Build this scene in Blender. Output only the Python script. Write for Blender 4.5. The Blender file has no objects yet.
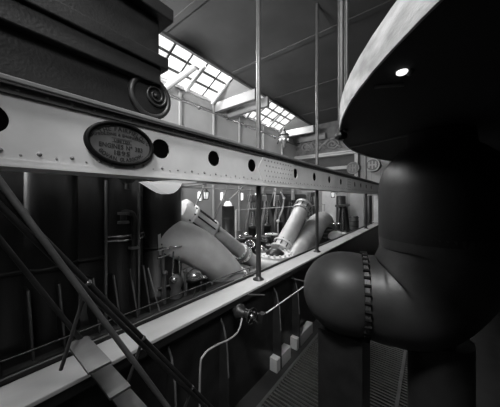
import bpy, bmesh, math, random
from mathutils import Vector, Matrix
random.seed(7)
scn = bpy.context.scene
COL = scn.collection
PI = math.pi

# ------------------------------------------------------------ survey of the hall
# The camera stands at the origin, 4 m above the lower floor; the girder runs along +Y at x = -2.8.
EYE = 4.0; F = 230.0; HX, HY = 430.0, 198.0
TH = math.atan2(HX-250, F); S, Cc = math.sin(TH), math.cos(TH)
def at(px, py, L):            # point of the plane x = -L
    u = (px-250)/F; k = (Cc+u*S)/(S-u*Cc); y = L*k; d = L*(S+Cc*k)
    return Vector((-L, y, EYE+(HY-py)*d/F))
def atY(px, py, Y):           # point of the plane y = Y
    u = (px-250)/F; k = (Cc+u*S)/(S-u*Cc)
    return at(px, py, Y/k)
def atD(px, py, D):           # point at distance D along the view axis
    x = (px-250)/F*D
    return Vector((Cc*x-S*D, S*x+Cc*D, EYE+(HY-py)*D/F))

# ------------------------------------------------------------ materials (all grey: the plate is black and white)
def mat(name, g, rough=.6, metal=0.0, var=.15, scale=3.0, bump=0.0, streak=False, emit=0.0, stretch=(1,1,1), coat=0.0, spec=.5):
    m = bpy.data.materials.new(name); m.use_nodes = True
    nt = m.node_tree; b = nt.nodes['Principled BSDF']
    tc = nt.nodes.new('ShaderNodeTexCoord'); mp = nt.nodes.new('ShaderNodeMapping')
    mp.inputs['Scale'].default_value = stretch
    nt.links.new(tc.outputs['Object'], mp.inputs['Vector'])
    n = nt.nodes.new('ShaderNodeTexNoise'); n.inputs['Scale'].default_value = scale; n.inputs['Detail'].default_value = 6
    nt.links.new(mp.outputs['Vector'], n.inputs['Vector'])
    r = nt.nodes.new('ShaderNodeValToRGB')
    lo, hi = g*(1-var), min(1, g*(1+var))
    r.color_ramp.elements[0].position = .3; r.color_ramp.elements[1].position = .7
    r.color_ramp.elements[0].color = (lo, lo, lo, 1); r.color_ramp.elements[1].color = (hi, hi, hi, 1)
    nt.links.new(n.outputs['Fac'], r.inputs['Fac']); nt.links.new(r.outputs['Color'], b.inputs['Base Color'])
    b.inputs['Roughness'].default_value = rough; b.inputs['Metallic'].default_value = metal
    b.inputs['Specular IOR Level'].default_value = spec
    if coat: b.inputs['Coat Weight'].default_value = coat
    if bump:
        n2 = nt.nodes.new('ShaderNodeTexNoise'); n2.inputs['Scale'].default_value = scale*8; n2.inputs['Detail'].default_value = 4
        nt.links.new(mp.outputs['Vector'], n2.inputs['Vector'])
        bp = nt.nodes.new('ShaderNodeBump'); bp.inputs['Strength'].default_value = bump; bp.inputs['Distance'].default_value = .02
        nt.links.new(n2.outputs['Fac'], bp.inputs['Height']); nt.links.new(bp.outputs['Normal'], b.inputs['Normal'])
    if emit:
        b.inputs['Emission Color'].default_value = (1, 1, 1, 1); b.inputs['Emission Strength'].default_value = emit
    return m
def board_mat(name, g, step, axis, dark=.6, rough=.7, gap=.04):
    """painted boards: grooves every `step` metres along an object axis"""
    m = mat(name, g, rough, 0, .1, 1.2)
    nt = m.node_tree; b = nt.nodes['Principled BSDF']
    ramp = [n for n in nt.nodes if n.type == 'VALTORGB'][0]
    tc = [n for n in nt.nodes if n.type == 'TEX_COORD'][0]
    sp = nt.nodes.new('ShaderNodeSeparateXYZ'); nt.links.new(tc.outputs['Object'], sp.inputs[0])
    dv = nt.nodes.new('ShaderNodeMath'); dv.operation = 'DIVIDE'; dv.inputs[1].default_value = step
    nt.links.new(sp.outputs[axis], dv.inputs[0])
    fr = nt.nodes.new('ShaderNodeMath'); fr.operation = 'FRACT'; nt.links.new(dv.outputs[0], fr.inputs[0])
    lt = nt.nodes.new('ShaderNodeMath'); lt.operation = 'LESS_THAN'; lt.inputs[1].default_value = gap
    nt.links.new(fr.outputs[0], lt.inputs[0])
    mx = nt.nodes.new('ShaderNodeMixRGB'); mx.blend_type = 'MULTIPLY'
    mx.inputs[2].default_value = (dark, dark, dark, 1)
    nt.links.new(lt.outputs[0], mx.inputs[0]); nt.links.new(ramp.outputs['Color'], mx.inputs[1])
    nt.links.new(mx.outputs[0], b.inputs['Base Color'])
    return m
M = {
 'wall': mat('wall_paint', .42, .75, 0, .1, .8),
 'wall_boards': board_mat('far_wall_boards', .34, .6, 0, .55),
 'wall_dark': mat('dark_wall', .07, .9, 0, .2, .8),
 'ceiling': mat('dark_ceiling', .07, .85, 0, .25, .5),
 'beam': mat('pale_beam_paint', .42, .6, 0, .08, 2),
 'girder': mat('girder_paint', .62, .5, 0, .10, 2.2, .08),
 'girder_edge': mat('girder_edge_paint', .2, .42, 0, .2, 3, .1),
 'rivet': mat('rivet_paint', .22, .45, 0, .15, 9),
 'black': mat('black_iron', .022, .5, .3, .3, 4, .1),
 'plate_rim': mat('plate_rim_black', .006, .6, 0, .1, 4, spec=.15),
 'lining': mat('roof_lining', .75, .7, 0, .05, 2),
 'beam_dull': mat('beam_dull_paint', .2, .7, 0, .08, 2),
 'pan': mat('lit_enamel', .8, .4, 0, .05, 5, emit=.32),  # not a lamp: emission stands in for skylight falling on the pan
 'angle': mat('angle_shade', .075, .5, .1, .2, 4),
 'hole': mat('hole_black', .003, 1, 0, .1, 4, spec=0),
 'iron': mat('dark_iron', .032, .38, .4, .35, 3, .1),
 'iron_mid': mat('grey_iron', .13, .4, .35, .25, 3, .12),
 'column': mat('column_iron', .028, .33, .55, .5, 3, .06, stretch=(1, 1, .12)),
 'steel': mat('bright_steel', .55, .25, .9, .2, 6),
 'pole': mat('pole_paint', .045, .35, .3, .15, 3),
 'pole_pale': mat('pole_pale_paint', .11, .35, .2, .1, 3),
 'pipe': mat('lagged_pipe', .58, .5, .0, .14, 2.5, .1),
 'pipe_mid': mat('lagged_pipe_dull', .32, .45, .1, .16, 2.5, .1),
 'pipe_pale': mat('lagged_pipe_pale', .66, .45, .05, .12, 5, .1),
 'white': mat('white_enamel', .75, .4, 0, .06, 5),
 'plank': mat('plank_paint', .5, .5, 0, .14, 2.5, .05, stretch=(1, .35, 1)),
 'fascia': mat('fascia_black', .018, .45, .2, .2, 3),
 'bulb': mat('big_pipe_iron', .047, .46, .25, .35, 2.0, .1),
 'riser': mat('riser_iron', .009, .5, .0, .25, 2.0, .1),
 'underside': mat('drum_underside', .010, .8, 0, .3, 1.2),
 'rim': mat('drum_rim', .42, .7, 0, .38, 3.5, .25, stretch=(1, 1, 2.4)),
 'plate_face': mat('plate_face', .13, .45, .3, .12, 14),
 'letter': mat('letter_black', .012, .6, 0, .1, 9),
 'grate': mat('grating_iron', .10, .45, .4, .2, 8),
 'pit': mat('pit_floor', .018, .9, 0, .3, 2),
 'timber': mat('scroll_timber', .008, .5, 0, .4, 5, .15),
 'timber_edge': mat('scroll_edge', .03, .42, 0, .3, 6, .1),
 'brass': mat('polished_brass', .6, .22, .85, .15, 8),
 'lamp': mat('lamp_glass', .9, .3, 0, .02, 4, emit=1.6),
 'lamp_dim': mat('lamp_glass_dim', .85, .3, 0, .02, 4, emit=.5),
 'daylight': mat('window_daylight', .9, .3, 0, .02, 4, emit=2.2),
 'frieze': mat('frieze_grey', .13, .6, 0, .3, 2.5, .2),
}
def glass_mat():
    m = bpy.data.materials.new('skylight_glass'); m.use_nodes = True; nt = m.node_tree
    for n in list(nt.nodes): nt.nodes.remove(n)
    o = nt.nodes.new('ShaderNodeOutputMaterial'); t = nt.nodes.new('ShaderNodeBsdfTransparent')
    t.inputs[0].default_value = (.9, .9, .9, 1)
    g = nt.nodes.new('ShaderNodeBsdfGlossy'); g.inputs['Roughness'].default_value = .1
    mx = nt.nodes.new('ShaderNodeMixShader'); mx.inputs[0].default_value = .06
    nt.links.new(t.outputs[0], mx.inputs[1]); nt.links.new(g.outputs[0], mx.inputs[2]); nt.links.new(mx.outputs[0], o.inputs[0])
    return m
M['glass'] = glass_mat()

# ------------------------------------------------------------ mesh helpers
def basis(d):
    d = d.normalized(); a = Vector((0, 0, 1)) if abs(d.z) < .9 else Vector((1, 0, 0))
    u = d.cross(a).normalized(); v = d.cross(u).normalized()
    return u, v
def catmull(P, n=6):
    P = [Vector(p) for p in P]; out = []
    Q = [P[0]*2-P[1]] + P + [P[-1]*2-P[-2]]
    for i in range(1, len(Q)-2):
        a, b, c, d = Q[i-1], Q[i], Q[i+1], Q[i+2]
        for j in range(n):
            t = j/n
            out.append(.5*((2*b)+(c-a)*t+(2*a-5*b+4*c-d)*t*t+(3*b-a-3*c+d)*t**3))
    out.append(P[-1]); return out
class MB:
    def __init__(s): s.v = []; s.f = []; s.sm = []
    def add(s, vs, fs, smooth=False):
        o = len(s.v); s.v += [tuple(v) for v in vs]
        for f in fs: s.f.append([i+o for i in f]); s.sm.append(smooth)
        return s
    def box(s, a, b):
        x0, y0, z0 = [min(a[i], b[i]) for i in range(3)]; x1, y1, z1 = [max(a[i], b[i]) for i in range(3)]
        return s.add([(x0,y0,z0),(x1,y0,z0),(x1,y1,z0),(x0,y1,z0),(x0,y0,z1),(x1,y0,z1),(x1,y1,z1),(x0,y1,z1)],
              [(0,3,2,1),(4,5,6,7),(0,1,5,4),(1,2,6,5),(2,3,7,6),(3,0,4,7)])
    def beam(s, p, q, w, h, up=(0,0,1)):       # rectangular bar between two points
        p, q = Vector(p), Vector(q); d = (q-p).normalized(); up = Vector(up)
        u = d.cross(up); u = u.normalized() if u.length > 1e-4 else Vector((1,0,0)); v = u.cross(d).normalized()
        c = [(-1,-1),(1,-1),(1,1),(-1,1)]
        vs = [e+u*(i*w/2)+v*(j*h/2) for e in (p, q) for i, j in c]
        return s.add(vs, [(0,1,2,3),(7,6,5,4),(0,4,5,1),(1,5,6,2),(2,6,7,3),(3,7,4,0)])
    def tube(s, path, r, n=16, cap=True, smooth=True):
        P = [Vector(p) for p in path]; m = len(P)
        R = r if isinstance(r, (list, tuple)) else [r]*m
        T = [(P[min(i+1, m-1)]-P[max(i-1, 0)]).normalized() for i in range(m)]
        u, v = basis(T[0]); rings = []
        for i in range(m):
            u = (u-T[i]*u.dot(T[i])).normalized(); v = T[i].cross(u)
            rings.append([P[i]+(u*math.cos(2*PI*k/n)+v*math.sin(2*PI*k/n))*R[i] for k in range(n)])
        vs = [p for ring in rings for p in ring]
        fs = [(i*n+k, i*n+(k+1)%n, (i+1)*n+(k+1)%n, (i+1)*n+k) for i in range(m-1) for k in range(n)]
        s.add(vs, fs, smooth)
        if cap: s.add(rings[0], [tuple(range(n))[::-1]]); s.add(rings[-1], [tuple(range(n))])
        return s
    def rod(s, p, q, r, n=12): return s.tube([p, q], r, n)
    def lathe(s, base, axis, prof, n=32, smooth=True):   # prof: (radius, distance along axis)
        base = Vector(base); ax = Vector(axis).normalized(); u, v = basis(ax); m = len(prof)
        vs = [base+ax*h+(u*math.cos(2*PI*k/n)+v*math.sin(2*PI*k/n))*r for r, h in prof for k in range(n)]
        fs = [(i*n+k, i*n+(k+1)%n, (i+1)*n+(k+1)%n, (i+1)*n+k) for i in range(m-1) for k in range(n)]
        s.add(vs, fs, smooth)
        if prof[0][0] > 1e-3: s.add(vs[:n], [tuple(range(n))[::-1]])
        if prof[-1][0] > 1e-3: s.add(vs[-n:], [tuple(range(n))])
        return s
    def ball(s, c, r, n=14): return s.lathe(c, (0,0,1), [(max(1e-4, r*math.sin(PI*i/n)), -r*math.cos(PI*i/n)) for i in range(n+1)], 2*n)
    def torus(s, c, ax, R, r, n=28, m=8):
        c = Vector(c); u, v = basis(Vector(ax))
        P = [c+(u*math.cos(2*PI*i/n)+v*math.sin(2*PI*i/n))*R for i in range(n+1)]
        return s.tube(P, r, m, cap=False)
    def prism(s, poly, d):                     # poly: list of 3D points; extruded by d
        n = len(poly); d = Vector(d); a = [Vector(p) for p in poly]; b = [p+d for p in a]
        s.add(a+b, [tuple(range(n))[::-1], tuple(range(n, 2*n))]+[(i, (i+1)%n, n+(i+1)%n, n+i) for i in range(n)])
        return s
    def obj(s, name, material, parent=None, loc=None, bevel=0):
        me = bpy.data.meshes.new(name)
        L = Vector(loc) if loc is not None else Vector((0, 0, 0))
        me.from_pydata([tuple(Vector(v)-L) for v in s.v], [], s.f)
        for p, sm in zip(me.polygons, s.sm): p.use_smooth = sm
        bm = bmesh.new(); bm.from_mesh(me); bmesh.ops.recalc_face_normals(bm, faces=bm.faces); bm.to_mesh(me); bm.free()
        me.materials.append(M[material] if isinstance(material, str) else material)
        o = bpy.data.objects.new(name, me); COL.objects.link(o)
        o.location = L
        if parent:
            o.parent = parent; o.location = L-parent['_o_vec'] if False else L-Vector(ORG.get(parent.name, (0,0,0)))
        ORG[o.name] = tuple(L)
        if bevel:
            b = o.modifiers.new('bevel', 'BEVEL'); b.width = bevel; b.segments = 2; b.limit_method = 'ANGLE'
        return o
ORG = {}
def bolts(parent, segs, r, m='iron', n=6, name='bolt'):
    for p, q in segs: MB().rod(p, q, r, n).obj(name, m, parent)
def tag(o, label, cat, group=None):
    o['label'] = label; o['category'] = cat
    if group: o['group'] = group
    return o
def thing(name, loc, label, cat, group=None):
    o = bpy.data.objects.new(name, None); COL.objects.link(o); o.location = loc; o.empty_display_size = .2
    ORG[o.name] = tuple(loc)
    return tag(o, label, cat, group)
def struct(name, mb, m, parent=None, **k):
    o = mb.obj(name, m, parent, **k)
    if not parent: o['kind'] = 'structure'
    return o
def copy_tree(o, parent=None):
    c = o.copy(); COL.objects.link(c); c.parent = parent
    ORG[c.name] = ORG.get(o.name, (0,0,0))
    for ch in list(o.children): copy_tree(ch, c)
    return c

# ------------------------------------------------------------ the hall
XB, XR, YN, YF, ZC, ZE = -10.0, 10.6, -6.0, 20.0, 10.58, 9.62     # back wall, right wall, near wall, far wall, ceiling, eaves
XS = -8.3                                                     # edge of the flat ceiling; the skylight slopes from here to the eaves
struct('floor', MB().box((XB-.2, YN-.2, -.2), (XR+.2, YF+.2, 0)), 'pit')
# back wall with four window openings
wins = [at(199.5, 196, 10), at(222, 196, 10), at(242, 196, 10), at(256, 196, 10)]
WW, WH = .34, .27
wb = MB(); ys = [YN]+[e for w in wins for e in (w.y-WW/2, w.y+WW/2)]+[YF]
wz = 4.1
wb.box((XB-.2, YN, 0), (XB, YF, wz-WH)); wb.box((XB-.2, YN, wz+WH), (XB, YF, ZE))
for i in range(0, len(ys), 2): wb.box((XB-.2, ys[i], wz-WH), (XB, ys[i+1], wz+WH))
struct('wall_back', wb, 'wall')
for i, w in enumerate(wins):
    y0, y1 = w.y-WW/2, w.y+WW/2
    f = MB()
    for a, b in (((XB-.1, y0, wz-WH), (XB+.03, y0+.03, wz+WH)), ((XB-.1, y1-.03, wz-WH), (XB+.03, y1, wz+WH)),
                 ((XB-.1, y0, wz-WH), (XB+.03, y1, wz-WH+.03)), ((XB-.1, y0, wz+WH-.03), (XB+.03, y1, wz+WH))): f.box(a, b)
    fo = struct('window_%d' % (i+1), f, 'beam')
    MB().box((XB-.12, y0, wz-WH), (XB-.10, y1, wz+WH)).obj('pane', 'daylight', fo)
struct('wall_far', MB().box((XB-.2, YF, 0), (XR+.2, YF+.2, ZC+.3)), 'wall_boards')
struct('wall_right', MB().box((XR, YN, 0), (XR+.2, YF, ZC+.3)), 'wall_dark')
struct('wall_near', MB().box((XB-.2, YN-.2, 0), (XR+.2, YN, ZC+.3)), 'wall_dark')
ce = MB().box((XS, YN, ZC), (XR, YF, ZC+.2))
# the roof slope between ceiling edge and eaves: solid strips between the glazed bays
bays = [(-3.0, 3.2), (3.9, 9.25), (11.3, 16.6)]
def slope(y0, y1, t=.08): 
    return [(XB, y0, ZE), (XS, y0, ZC), (XS, y1, ZC), (XB, y1, ZE)]
e0 = YN
for a, b in bays+[(YF, YF)]:
    ce.prism(slope(e0, a), (0, 0, .1)); e0 = b
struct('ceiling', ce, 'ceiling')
# pale lining panels on the solid strips and on the end of each bay
ln = MB()
for a, b in ((9.27, 11.28), (16.62, 19.98), (3.22, 3.88)):
    ln.prism([(XB+.01, a, ZE-.03), (XS, a, ZC-.03), (XS, b, ZC-.03), (XB+.01, b, ZE-.03)], (0, 0, .02))
struct('trim_1', ln, 'lining')
for i, (a, b) in enumerate(bays):
    fr = MB(); n = max(3, int((b-a)/.85))
    P = lambda k, y, dz=0: Vector((XB+(XS-XB)*k, y, ZE+(ZC-ZE)*k+dz))
    for j in range(n+1):
        y = a+(b-a)*j/n; fr.beam(P(0, y), P(1, y), .085, .08)
    for k in (0.02, .34, .67, .98): fr.beam(P(k, a), P(k, b), .085, .08)
    fo = struct('window_%d' % (5+i), fr, 'iron')
    MB().prism([P(0, a, .05), P(1, a, .05), P(1, b, .05), P(0, b, .05)], (0, 0, .01)).obj('pane', 'glass', fo)
# deep transverse beams and gutter
k = 2
for y in (3.55, 9.45, 10.6, 16.9, 19.4):
    o = struct('trim_%d' % k, MB().box((XB, y-.11, ZE-.58), (XS+1.3, y+.11, ZE-.05)), 'beam_dull', bevel=.02); k += 1
struct('trim_%d' % k, MB().box((XB, YN, ZE-.12), (XB+.16, YF, ZE+.0)).box((XB, YN, ZE-.55), (XB+.05, YF, ZE-.5)), 'beam'); k += 1
struct('trim_%d' % k, MB().box((XS-.05, YN, ZC-.16), (XS+.1, YF, ZC)), 'iron_mid'); k += 1
# wall pilasters
for y in (1.2, 4.4, 7.0, 9.3, 11.6, 14.4, 17.2):
    struct('trim_%d' % k, MB().box((XB, y-.06, 0), (XB+.07, y+.06, ZE-.1)), 'beam'); k += 1
# ceiling ribs, barely visible in the gloom
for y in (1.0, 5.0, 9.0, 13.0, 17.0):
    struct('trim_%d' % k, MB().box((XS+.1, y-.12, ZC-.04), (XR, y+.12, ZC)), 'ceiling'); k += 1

# sloping white rafter struts of the skylight
def strut(a, b, r, label):
    return tag(MB().rod(a, b, r, 12).obj('roof_strut', 'beam', loc=a), label, 'strut', 'sloping roof struts')
strut(at(163, 90, 9.85), at(195, 67, 8.4), .14, 'thick pale sloping strut beside the dark carved scroll, under the skylight')
strut(at(186, 91, 9.85), at(205, 66, 8.5), .10, 'pale sloping strut across the middle of the near skylight')
strut(at(212, 104, 9.85), at(232, 77, 8.5), .10, 'pale sloping strut at the far end of the near skylight')
strut(at(268, 127, 9.8), at(289, 104, 8.5), .12, 'pale sloping strut across the far skylight, beyond the tall pole')
strut(at(246, 118, 9.85), at(262, 95, 8.6), .10, 'pale sloping strut at the near end of the far skylight')
# service pipe on brackets
sp = thing('wall_pipe', (XB+.3, 4, 8.6), 'thin service pipe carried on small brackets high along the back wall', 'pipe')
z = at(200, 108, 9.7).z
MB().rod((XB+.3, 3.8, z), (XB+.3, 19, z), .035).obj('tube', 'girder_edge', sp)
for px in (169, 199, 227, 246, 262, 275):
    y = at(px, 100, 9.7).y
    MB().rod((XB, y, z+.25), (XB+.30, y, z), .03).ball((XB+.3, y, z-.02), .09, 6).obj('bracket', 'iron_mid', sp)
# ------------------------------------------------------------ the girder
GL = 2.82; GT, GB = 4.985, 4.285; G0, G1 = -5.5, 19.9
girder = thing('box_girder', (-3.02, 7, GB), 'long pale riveted iron girder pierced by round holes, spanning the engine hall', 'girder')
hole_px = [161, 214, 252, 295.4, 314.5, 329.4, 341, 355, 361, 366.3, 371.3]
hy = [at(p, 160, GL).y for p in hole_px]; hz, hr = 4.655, .128
hy_near = [.15, -.9]
def web():
    """front web with true round holes"""
    mb = MB(); X = -GL; n = 32
    cells = sorted(hy_near+hy); e = G0; w = .2
    def quad(y0, y1, z0, z1):
        mb.add([(X, y0, z0), (X, y1, z0), (X, y1, z1), (X, y0, z1)], [(0, 1, 2, 3)])
    for y in cells:
        quad(e, y-w, GB, GT); quad(y-w, y+w, GB, hz-w); quad(y-w, y+w, hz+w, GT)
        o, q, r = [], [], []
        for i in range(n):
            a = 2*PI*i/n; c, s_ = math.cos(a), math.sin(a); m_ = max(abs(c), abs(s_))
            o.append((X, y+w*c/m_, hz+w*s_/m_)); q.append((X, y+hr*c, hz+hr*s_)); r.append((X-.012, y+hr*c, hz+hr*s_))
        mb.add(o+q+r, [(i, (i+1) % n, n+(i+1) % n, n+i) for i in range(n)]+[(n+i, n+(i+1) % n, 2*n+(i+1) % n, 2*n+i) for i in range(n)])
        e = y+w
    quad(e, G1, GB, GT); return mb
web().obj('web_plate', 'girder', girder)
MB().box((-3.24, G0, GB), (-3.22, G1, GT)).obj('back_plate', 'girder', girder)
MB().box((-3.1, G0, GB+.02), (-2.835, G1, GT-.02)).obj('core', 'hole', girder)  # solid black filler: the shade inside the girder put into colour
MB().box((-3.3, G0, GT-.015), (-2.74, G1, GT+.035)).obj('top_flange', 'girder_edge', girder, bevel=.012)
MB().box((-GL, G0, GT-.10), (-GL+.025, G1, GT-.015)).box((-GL, G0, GT-.015), (-2.75, G1, GT-.035)).obj('top_angle', 'angle', girder)
MB().box((-3.28, G0, GB-.02), (-2.79, G1, GB)).obj('bottom_flange', 'girder', girder)
MB().box((-GL, G0, GB), (-GL+.015, G1, GB+.045)).obj('bottom_angle', 'girder', girder)
rv = MB(); y = -1.0; i = 0
def dome(mb, x, y, z, r): mb.lathe((x, y, z), (1, 0, 0), [(r, 0), (r*.8, r*.35), (r*.35, r*.6), (1e-4, r*.65)], 8)
while y < 19:
    one = MB() if .6 < y < 4 else rv
    dome(one, -GL, y, GB+.115 if i % 2 == 0 else GB+.09, .020 if i % 2 == 0 else .011); y += .1225; i += 1
    if one is not rv: one.obj('rivet', 'rivet', girder)
y = -1.0
while y < 19: dome(rv, -GL+.025, y, GT-.06, .014); y += .19
o = rv.obj('rivet_row', 'rivet', girder); o['kind'] = 'stuff'
# splice plates
for (pa, pb) in ((258, 293.5), (346, 351.5)):
    y0, y1 = at(pa, 160, GL).y, at(pb, 160, GL).y; m_ = (GB+GT)/2
    MB().prism([(-GL, y0, m_), (-GL, y0+.18, GB+.05), (-GL, y1, GB+.05), (-GL, y1, GT-.1), (-GL, y0+.18, GT-.1)], (.012, 0, 0)).obj('splice_plate', 'girder', girder)
    ny = int((y1-y0-.25)/.13)
    for a in range(ny):
        for b in range(6):
            r = MB(); dome(r, -GL+.012, y0+.24+a*.13+(.06 if b % 2 else 0), GB+.09+b*.11, .021); r.obj('rivet', 'rivet', girder)
# ------------------------------------------------------------ maker's plate
py_, pz_ = 1.18, 4.62; ea, eb = .372, .25
def ell(a, b, x, n=64): return [(x, py_+a*math.cos(2*PI*i/n), pz_+b*math.sin(2*PI*i/n)) for i in range(n)]
plate = thing('makers_plate', (-GL+.012, py_, pz_), 'oval maker\'s plate with thick black rim and raised lettering on the girder', 'sign')
n = 64; rm = MB(); rings = [ell(ea, eb, -GL+.0), ell(ea, eb, -GL+.05), ell(ea-.02, eb-.02, -GL+.065), ell(ea-.042, eb-.038, -GL+.05), ell(ea-.045, eb-.041, -GL+.02)]
rm.add([p for r_ in rings for p in r_], [(j*n+i, j*n+(i+1) % n, (j+1)*n+(i+1) % n, (j+1)*n+i) for j in range(4) for i in range(n)], True)
rm.obj('rim', 'plate_rim', plate)
MB().prism(ell(ea-.03, eb-.03, -GL+.001), (.024, 0, 0)).obj('face', 'plate_face', plate)
def glyph(ch, size):
    cu = bpy.data.curves.new('g', 'FONT'); cu.body = ch; cu.size = size; cu.extrude = .003; cu.offset = size*.022
    ob = bpy.data.objects.new('g', cu); COL.objects.link(ob)
    dg = bpy.context.evaluated_depsgraph_get(); me = bpy.data.meshes.new_from_object(ob.evaluated_get(dg))
    vs = [v.co.copy() for v in me.vertices]; fs = [tuple(p.vertices) for p in me.polygons]
    bpy.data.objects.remove(ob); bpy.data.curves.remove(cu); bpy.data.meshes.remove(me)
    w = (max(v.x for v in vs)-min(v.x for v in vs)) if vs else size*.3
    x0 = min(v.x for v in vs) if vs else 0
    return vs, fs, w, x0
def text(s, size, a=None, b=None, half=None, z=None, flip=False, squeeze=1.0, y0=0, width=None):
    """letters along an ellipse arc (a,b) over +-half radians, or on a straight line at height z"""
    G = []; tot = 0
    for ch in s:
        if ch == ' ': G.append(None); tot += size*.42
        else:
            g = glyph(ch, size); G.append(g); tot += g[2]+size*.12
    pos = []; x = 0
    for g in G:
        w = size*.42 if g is None else g[2]+size*.12
        pos.append(x+w/2-tot/2); x += w
    N = 400; cum = [0]
    if a:
        th = [-half+2*half*i/N for i in range(N+1)]
        for i in range(N): cum.append(cum[-1]+math.hypot(a*(math.sin(th[i+1])-math.sin(th[i])), b*(math.cos(th[i+1])-math.cos(th[i]))))
        squeeze = min(1.25, cum[-1]/tot)
    for g, p in zip(G, pos):
        if g is None: continue
        vs, fs, w, x0 = g
        if a:
            want = (p/tot+.5)*cum[-1]; i = min(range(N+1), key=lambda q: abs(cum[q]-want)); t = th[i]
            ang = (PI/2-t) if not flip else (-PI/2+t)
            cx, cz = a*math.cos(ang), b*math.sin(ang)
            tx, tz = -a*math.sin(ang), b*math.cos(ang)
            if not flip: tx, tz = -tx, -tz
            l = math.hypot(tx, tz); tx /= l; tz /= l
        else:
            k_ = (width/tot) if width else 1; squeeze = k_
            cx, cz, tx, tz = y0+p*k_, z, 1, 0
        k2 = squeeze
        out = []
        for v in vs:
            lx = (v.x-x0-w/2)*k2; ly = v.y
            out.append((-GL+.026+v.z, py_+cx+lx*tx-ly*tz, pz_+cz+lx*tz+ly*tx))
        MB().add(out, fs).obj('letter', 'letter', plate)
text('THE FAIRFIELD', .066, .262, .142, 1.05)
text('SHIPBUILDING & ENGINEERING C\u00ba', .043, .320, .085, 1.36)
text('LIMITED', .036, z=.018, width=.18, squeeze=1.1)
text('ENGINES N\u00ba 383', .070, z=-.060, width=.48, squeeze=1.0)
text('1895', .068, z=-.130, width=.18, squeeze=1.1)
text('GOVAN. GLASGOW.', .060, .29, .200, 1.02, flip=True)
for q in (.010, .054): MB().box((-GL+.026, py_-.11, pz_+q), (-GL+.029, py_+.11, pz_+q+.003)).obj('ruled_line', 'letter', plate)

# ------------------------------------------------------------ poles through the girder
def pole(px, label, r, yv=None):
    y = at(px, 200, 3.02).y if yv is None else yv
    t = thing('tall_pole', (-3.02, y, 2.18), label, 'pole', 'poles through the girder')
    MB().rod((-3.02, y, GT+.05), (-3.02, y, ZC), r, 16).lathe((-3.02, y, GT+.05), (0, 0, 1), [(r*2, 0), (r*2, .02), (r, .04)], 16).obj('upper_shaft', 'pole_pale', t)
    MB().rod((-3.02, y, 2.2), (-3.02, y, GB-.02), r*1.08, 16).obj('lower_shaft', 'pole', t)
    MB().lathe((-3.02, y, 2.18), (0, 0, 1), [(r*2.4, 0), (r*2.4, .02), (r*1.3, .05), (r*1.1, .09)], 16).obj('base_flange', 'pole', t)
pole(258.5, 'tall round iron pole rising nearest the middle, through the girder from the pale ledge', .052)
pole(317, 'tall round iron pole farther along the ledge, before the arched grey pipe', .05)
pole(366, 'dark iron pole near the far end of the ledge', .055)
pole(0, 'tall round iron pole at the near left end of the girder', .052, .05)

# ------------------------------------------------------------ the pale ledge and the wall beneath it
lg = thing('ledge', (-3.02, 7, 2.1), 'long pale flat ledge running under the girder beside the walkway', 'ledge')
MB().box((-3.26, G0, 2.13), (-2.79, 19.0, 2.18)).obj('top_board', 'plank', lg, bevel=.01)
MB().box((-3.24, G0, 2.02), (-2.80, 19.0, 2.13)).obj('fascia', 'fascia', lg)
MB().box((-3.31, G0, 2.10), (-3.27, 19.0, 2.225)).obj('kerb', 'fascia', lg)
MB().box((-3.285, G0, 2.225), (-3.27, 19.0, 2.235)).obj('kerb_edge', 'girder_edge', lg)
struct('trim_40', MB().box((-3.20, G0, 0), (-2.95, 19.0, 2.02)), 'iron')
for j, px in enumerate((120, 170, 222, 275, 294, 318, 340)):
    y = at(px, 300, 2.9).y
    rb = MB()
    pts = [(-2.95, y-.02, 0), (-2.72, y-.02, 0), (-2.74, y-.02, .9), (-2.78, y-.02, 1.45), (-2.86, y-.02, 1.75), (-2.95, y-.02, 1.88)]
    rb.prism(pts, (0, .04, 0))
    bt = rb.obj('wall_bracket', 'iron', loc=(-2.9, y, 0))
    MB().tube([(p[0]+.0, y, p[2]) for p in pts[2:]], .018, 6).obj('edge_bead', 'iron_mid', bt)
    tag(bt, ['curved iron stiffener under the ledge, behind the sloping handrails', 'curved iron stiffener under the ledge, left of the handwheel valve', 'curved iron stiffener under the ledge, directly beside the handwheel valve', 'curved iron stiffener under the ledge, below the first tall pole\'s right', 'curved iron stiffener under the ledge, right before the great round pipe end', 'curved iron stiffener under the ledge, behind the great round pipe end', 'farthest curved iron stiffener under the ledge'][j], 'bracket', 'stiffeners under the ledge')
for (pa, pb, lab) in ((277, 291, 'pale box plinth at the foot of the ledge wall, nearer of the two'), (297, 313, 'pale box plinth at the foot of the ledge wall, just before the round pipe end')):
    y0, y1 = at(pa, 330, 2.74).y, at(pb, 330, 2.74).y
    tag(MB().box((-2.94, y0, 0), (-2.74, y1, .3)).obj('plinth_block', 'beam', loc=(-2.8, y0, 0), bevel=.01), lab, 'block', 'pale plinths')
# floor grating
gt = thing('floor_grating', (-1.2, 5, 0), 'dark slatted iron walkway grating on the lower floor', 'grating')
g = MB(); y = 1.5
while y < 9.5: g.box((-2.55, y, .03), (.6, y+.035, .06)); y += .085
g.obj('slats', 'grate', gt)
for x in (-2.55, -1.55, -.5, .6): MB().box((x-.03, 1.5, 0), (x+.03, 9.5, .068)).obj('bearer', 'grate', gt)

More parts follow.
